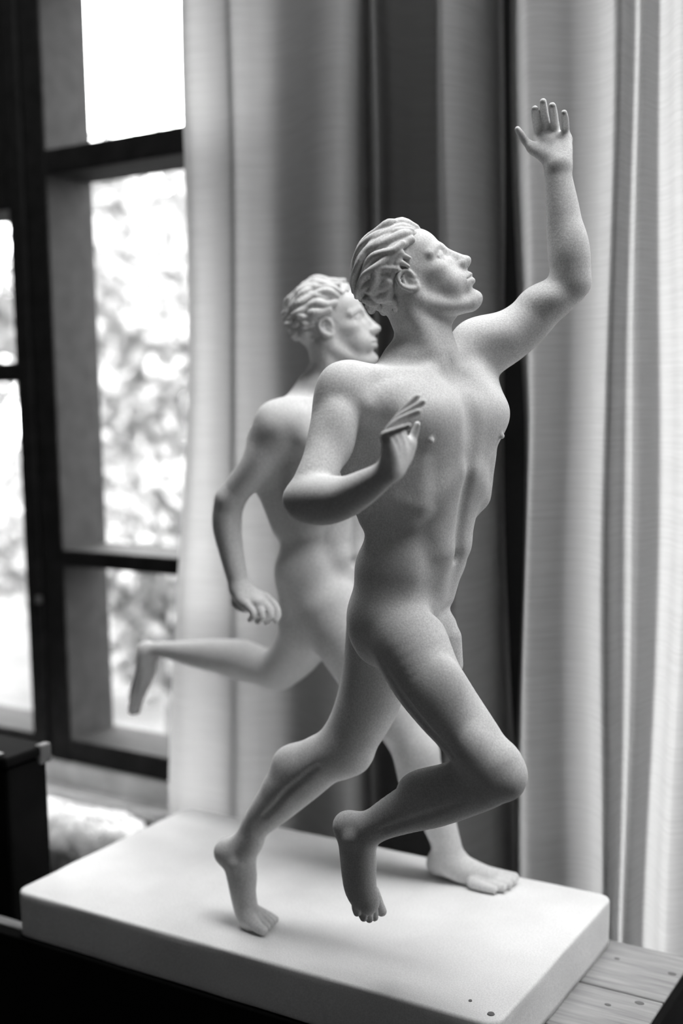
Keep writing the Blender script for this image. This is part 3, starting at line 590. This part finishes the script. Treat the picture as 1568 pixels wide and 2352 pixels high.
def head(F, o, H, R, detail=True):
    T_ = lambda p: np.asarray(o[:3])+H*(R.T @ np.asarray(p, float))
    E = lambda c, r, k=.05, op='u': F.ell(T_(c), np.array(r)*H, k*H, R, op)
    C = lambda P, k=.03, op='u', sub=3: F.chain([[*T_(p[:3]), p[3]*H] for p in P], k*H, sub, op)
    E((-.05, 0, .13), (.36, .30, .34)); E((.10, 0, -.10), (.25, .235, .36), .10)
    E((.25, 0, -.09), (.15, .15, .17), .06)
    E((.20, 0, .17), (.17, .23, .20), .08)
    for s in (-1, 1):
        C([(-.04, .22*s, -.05, .07), (-.02, .225*s, -.21, .06), (.12, .17*s, -.36, .055), (.27, .06*s, -.44, .065)], .08)
        E((.21, .165*s, -.06), (.09, .075, .07), .07)                       # cheekbone
        C([(.335, .03*s, .085, .035), (.325, .11*s, .10, .036), (.25, .20*s, .075, .035)], .04)   # brow
        E((.39, .11*s, .022), (.072, .06, .046), .04, 's')                   # socket
        E((.285, .115*s, .012), (.055, .062, .05), .012)                     # eye
        C([(.325, .06*s, .03, .012), (.335, .115*s, .045, .013), (.295, .18*s, .02, .012)], .012)  # lid
        C([(.325, .07*s, -.02, .009), (.328, .115*s, -.032, .010), (.295, .175*s, -.005, .009)], .014)
        E((.405, .048*s, -.142), (.048, .034, .034), .03)                     # nostril wing
        E((.24, .12*s, -.22), (.10, .09, .11), .08)                          # cheek
        # ear: rim, lobe, shell
        y0 = .275*s; ex = .035
        ring = [(.01, y0, .0, .022), (.0, y0+.02*s, .075, .020), (-.06, y0+.035*s, .105, .021), (-.12, y0+.05*s, .075, .021), (-.135, y0+.05*s, .01, .020),
                (-.11, y0+.04*s, -.055, .020), (-.065, y0+.025*s, -.10, .024), (-.02, y0+.01*s, -.105, .024), (.005, y0, -.06, .016)]
        ring = [((p[0]+.06)*.85-.06+ex, p[1], p[2]*.85, p[3]*.92) for p in ring]
        C(ring, .012); E((-.06+ex, y0-.005*s, .0), (.062, .022, .082), .02)
        C([(-.03+ex, y0+.02*s, .05, .012), (-.08+ex, y0+.03*s, .04, .013), (-.09+ex, y0+.03*s, -.03, .012), (-.06+ex, y0+.025*s, -.07, .013)], .01)
        E((.005, y0+.005*s, -.02), (.018, .018, .025), .012)
    C([(.345, 0, .085, .038), (.365, 0, .03, .038), (.410, 0, -.06, .044), (.445, 0, -.125, .048)], .05)    # nose
    E((.463, 0, -.135), (.042, .042, .036), .025)
    E((.41, 0, -.15), (.06, .045, .03), .03)
    E((.33, 0, -.26), (.09, .12, .10), .07)                                  # muzzle
    C([(.355, -.095, -.262, .012), (.405, -.045, -.245, .022), (.418, 0, -.248, .022), (.405, .045, -.245, .022), (.355, .095, -.262, .012)], .02)
    C([(.355, -.085, -.272, .012), (.395, -.04, -.298, .025), (.402, 0, -.302, .027), (.395, .04, -.298, .025), (.355, .085, -.272, .012)], .02)
    C([(.37, -.10, -.268, .006), (.425, -.04, -.272, .008), (.435, 0, -.273, .009), (.425, .04, -.272, .008), (.37, .10, -.268, .006)], .012, 's')
    E((.40, 0, -.355), (.03, .07, .02), .03, 's')
    E((.315, 0, -.43), (.085, .085, .075), .05)                              # chin
    C([(.425, 0, -.19, .008), (.425, 0, -.225, .008)], .012, 's')
    for s in (-1, 1): C([(.435, .024*s, -.176, .010), (.41, .028*s, -.168, .008)], .008, 's')

def hair(Fh, o, H, R, seed, style):
    T_ = lambda p: np.asarray(o[:3])+H*(R.T @ np.asarray(p, float))
    rng = np.random.RandomState(seed)
    def pos(a, b, lift=0.):
        rx, ry, rz = .372+lift, .315+lift, .362+lift
        return np.array([-.055+rx*math.cos(a), ry*math.sin(a)*math.sin(b), .13+rz*math.sin(a)*math.cos(b)])
    for layer in (0, 1):
        bs = np.linspace(-118, 118, 25 if layer == 0 else 17)
        for b0 in bs:
            b0 = b0+rng.uniform(-4, 4)
            af = np.interp(abs(b0), [0, 35, 62, 80, 92, 118], [33, 36, 50, 72, 100, 118])+rng.uniform(-3, 3)
            ae = np.interp(abs(b0), [0, 60, 118], [168, 166, 156])+rng.uniform(-6, 6)
            if layer == 1: af += rng.uniform(0, 30); ae -= rng.uniform(0, 10)
            ph = rng.uniform(0, 6.28); A = rng.uniform(3, 8); fq = rng.uniform(2.2, 3.4)
            pts = []
            m = 9
            for i in range(m):
                q = i/(m-1); a = math.radians(af+(ae-af)*q); b = math.radians(b0+A*math.sin(ph+fq*q*3.0))
                lift = (.0 if layer == 0 else .026)+.016*math.sin(ph*2+q*7)
                if style == 'swept' and abs(b0) < 55: lift += .050*math.exp(-((q-.10)/.12)**2)*math.cos(math.radians(b0*1.3))
                if style == 'curly': lift += .018*math.sin(q*16+ph)+.03*math.exp(-((q-.02)/.1)**2)*(abs(b0) < 50)
                r = (.044 if layer == 0 else .034)*(.65+.5*math.sin(math.pi*min(1, q*1.05+.12)))
                pts.append([*T_(pos(a, b, lift)), r*H])
            Fh.chain(pts, .005*H if layer else .008*H, 3)
    if style == 'swept':       # curls over the temple and behind the ear
        for s in (-1, 1):
            for (x, z, dx, dz) in ((.10, .14, -.14, .05), (.05, .09, -.12, .07), (-.02, .10, -.12, .03), (-.12, .10, -.12, .0), (-.18, .04, -.10, -.06), (-.21, -.05, -.06, -.09), (-.19, -.13, -.04, -.07)):
                P_ = []
                for q in np.linspace(0, 1, 6):
                    xx = x+dx*q; zz = z+dz*math.sin(q*2.6)+.02*math.sin(q*6)
                    yy = math.sqrt(max(.02, 1-((xx+.055)/.385)**2-((zz-.13)/.38)**2))*.312
                    P_.append([*T_((xx, s*(yy+.004), zz)), H*(.010+.020*math.sin(math.pi*min(1, q*.9+.08)))])
                Fh.chain(P_, .01*H, 3)

def figure(key, name, label):
    g = FIG[key]; o = g['head']['o']; H = o[3]; R = head_basis(g['head']['phi'], g['head']['gyaw'])
    allp = np.array([q for _, _, c in g['limbs']+g['fine'] for q in c])
    lo = np.minimum(allp[:, :3].min(0)-.03, np.array(o[:3])-.09); hi = np.maximum(allp[:, :3].max(0)+.03, np.array(o[:3])+.09)
    F = Field(lo, hi, VOX)
    T_ = Torso(g['torso']); zt = T_.st[:, 2]
    z0, z1 = zt[1], zt[-2]+.002              # crotch to neck base
    Z = lambda q: z0+(z1-z0)*q          # 0 crotch .. 1 neck
    T_.put(F)
    for n, k, c in g['limbs']: F.chain(c, k)
    for s in (-1, 1):
        F.ell(T_.P(Z(.765), .033, .037*s), (.027, .042, .030), .012, T_.R(Z(.75)))                    # pectoral
        F.chain([T_.P(Z(.86), .030, .030*s, .012), T_.P(Z(.84), .022, .062*s, .016), T_.P(Z(.80), .012, .082*s, .014)], .015)
        F.chain([T_.P(Z(.76), -.022, .074*s, .022), T_.P(Z(.60), -.024, .066*s, .018), T_.P(Z(.42), -.022, .050*s, .012)], .018)   # lat
        F.chain([T_.P(Z(.57), .044, .010*s, .010), T_.P(Z(.50), .038, .034*s, .010), T_.P(Z(.44), .024, .050*s, .010)], .016)      # costal arch
        for q, x in ((.50, .037), (.42, .033), (.34, .032)): F.ell(T_.P(Z(q), x, .016*s), (.010, .016, .018), .014, T_.R(Z(q)))
        F.chain([T_.P(Z(.29), .034, .015*s, .014), T_.P(Z(.12), .036, .010*s, .012)], .014)
        F.ell(T_.P(Z(.24), .0, .0435*s), (.030, .014, .024), .024, T_.R(Z(.25)))                    # oblique above the hip
        F.chain([T_.P(Z(.09), .050, .036*s, .0015), T_.P(Z(.05), .050, .028*s, .0025), T_.P(Z(.0), .050, .018*s, .003)], .010, 4, 's')   # groin line
        F.chain([T_.P(Z(.925), .026, .010*s, .0065), T_.P(Z(.90), .028, .036*s, .006), T_.P(Z(.90), .010, .070*s, .0065)], .010)     # collar bone
        F.chain([T_.P(Z(.96), -.014, .018*s, .014), T_.P(Z(.90), -.012, .040*s, .014), T_.P(Z(.84), -.010, .070*s, .016)], .016)     # trapezius
        F.ell(T_.P(Z(.70), -.045, .040*s), (.016, .030, .036), .016, T_.R(Z(.7)))                    # shoulder blade
        F.ell(T_.P(Z(.02), -.005, .033*s), (.032, .031, .042), .012, T_.R(Z(0)))                     # buttock
        F.ell(T_.P(Z(.685), .056, .051*s), (.0022, .0028, .0028), .003, T_.R(Z(.7)))
        for i in range(4):                                                                            # ribs under the arm
            q = .64-.05*i
            F.chain([T_.P(Z(q), .018, .064*s, .006), T_.P(Z(q-.03), .036, .049*s, .005)], .014)
        # neck muscle from behind the ear to the notch
        mp = np.asarray(o[:3])+H*(R.T @ np.array([-.12, .20*s, -.14]))
        F.chain([[*mp, .009], [*(.5*mp+.5*np.array(T_.P(Z(.97), .026, .012*s))+np.array([0, 0, .0])), .0085], T_.P(Z(.955), .024, .008*s, .006)], .010)
    F.chain([T_.P(Z(.90), .062, 0, .004), T_.P(Z(.62), .066, 0, .004)], .014, 2, 's')                 # breastbone furrow
    F.chain([T_.P(Z(.60), .062, 0, .002), T_.P(Z(.48), .052, 0, .0025), T_.P(Z(.28), .048, 0, .002)], .010, 3, 's')
    F.ell(T_.P(Z(.265), .047, 0), (.006, .004, .005), .006, T_.R(Z(.26)), 's')                        # navel
    F.ell(T_.P(Z(.0), .044, 0), (.016, .018, .018), .010, T_.R(Z(0)))
    F.chain([T_.P(Z(-.03), .056, -.001, .010), T_.P(Z(-.13), .058, -.001, .0095)], .006, 1)
    L_ = {n: np.array(c) for n, _, c in g['limbs']}
    def bulge(n, i, off, r, k=.014):
        F.ell(L_[n][i][:3]+np.array(off), r, k)
    for n in ('rthigh', 'lthigh'):
        F.ell(L_[n][-1][:3]+np.array([.016, 0, -.002]), (.012, .013, .015), .012)                    # kneecap
    if key == 'F':
        bulge('rthigh', 4, (.010, -.014, .010), (.022, .018, .034)); bulge('rthigh', 6, (.008, -.016, -.004), (.014, .012, .022), .012)
        bulge('rshin', 3, (-.006, -.010, .010), (.024, .016, .016)); bulge('rshin', 3, (.0, .014, .008), (.022, .014, .014))
        bulge('lshin', 3, (-.012, -.004, .012), (.022, .018, .018)); bulge('lthigh', 3, (.004, -.012, .0), (.016, .014, .030))
        bulge('rarm', 1, (-.002, -.010, .004), (.020, .018, .026)); bulge('rarm', 3, (.010, .0, .002), (.014, .014, .026), .012)
        bulge('rfore', 2, (.0, .0, .006), (.026, .014, .013), .012)
        bulge('larm', 1, (.0, -.006, .006), (.026, .020, .018)); bulge('larm', 4, (.004, -.006, .006), (.022, .014, .013), .012)
        bulge('lfore', 1, (.006, -.004, .008), (.013, .013, .026), .012)
        def furrow(n, i0, i1, off, r=.0016, k=.006):
            P_ = L_[n][i0:i1+1].copy(); R_ = P_[:, 3:4].copy(); P_[:, :3] += R_*np.array(off); P_[:, 3] = r; P_[[0, -1], 3] = .0008
            F.chain(P_, k, 3, 's')
        furrow('rthigh', 2, 6, (-.37, -.98, -.27))
        furrow('rshin', 2, 5, (.12, -1.0, -.32)); furrow('lshin', 2, 6, (.46, -.95, .10))
        for n, i in (('rfoot', 1), ('lfoot', 1)):
            F.ell(L_[n][i][:3]+np.array([.006, -.013, .004]), (.006, .006, .007), .008)               # ankle bones
    else:
        bulge('rarm', 1, (-.002, -.008, .004), (.020, .018, .026)); bulge('lshin', 2, (.0, -.004, .006), (.026, .018, .016))
        bulge('rthigh', 4, (.008, -.010, .010), (.018, .018, .034)); bulge('rshin', 2, (-.010, -.004, .010), (.016, .018, .028))
        F.ell(L_['rfoot'][1][:3]+np.array([-.002, -.014, .014]), (.006, .006, .007), .008)
    for s, n in ((-1, 'rarm'), (1, 'larm')):                                                          # shoulder root
        F.chain([T_.P(Z(.82), .004, .046*s, .028), list(L_[n][0])], .016, 1)
    F.blur()
    for n, k, c in g['fine']: F.chain(c, k, 3)
    head(F, o, H, R)
    body = link(name, F.mesh(name), 'plaster', sc); body['label'] = label
    del F
    oo = np.array(o[:3]); Fh = Field(oo-.085, oo+.085, .0009)
    hair(Fh, o, H, R, 4 if key == 'F' else 11, 'swept' if key == 'F' else 'curly')
    hr = link('hair', Fh.mesh('hair'), 'plaster', body)
    return body

VOX = .0012
figure('F', 'runner_figure', 'near nude runner with the left arm raised and face lifted')
figure('B', 'runner_figure', 'rear nude runner with the right arm hanging back')
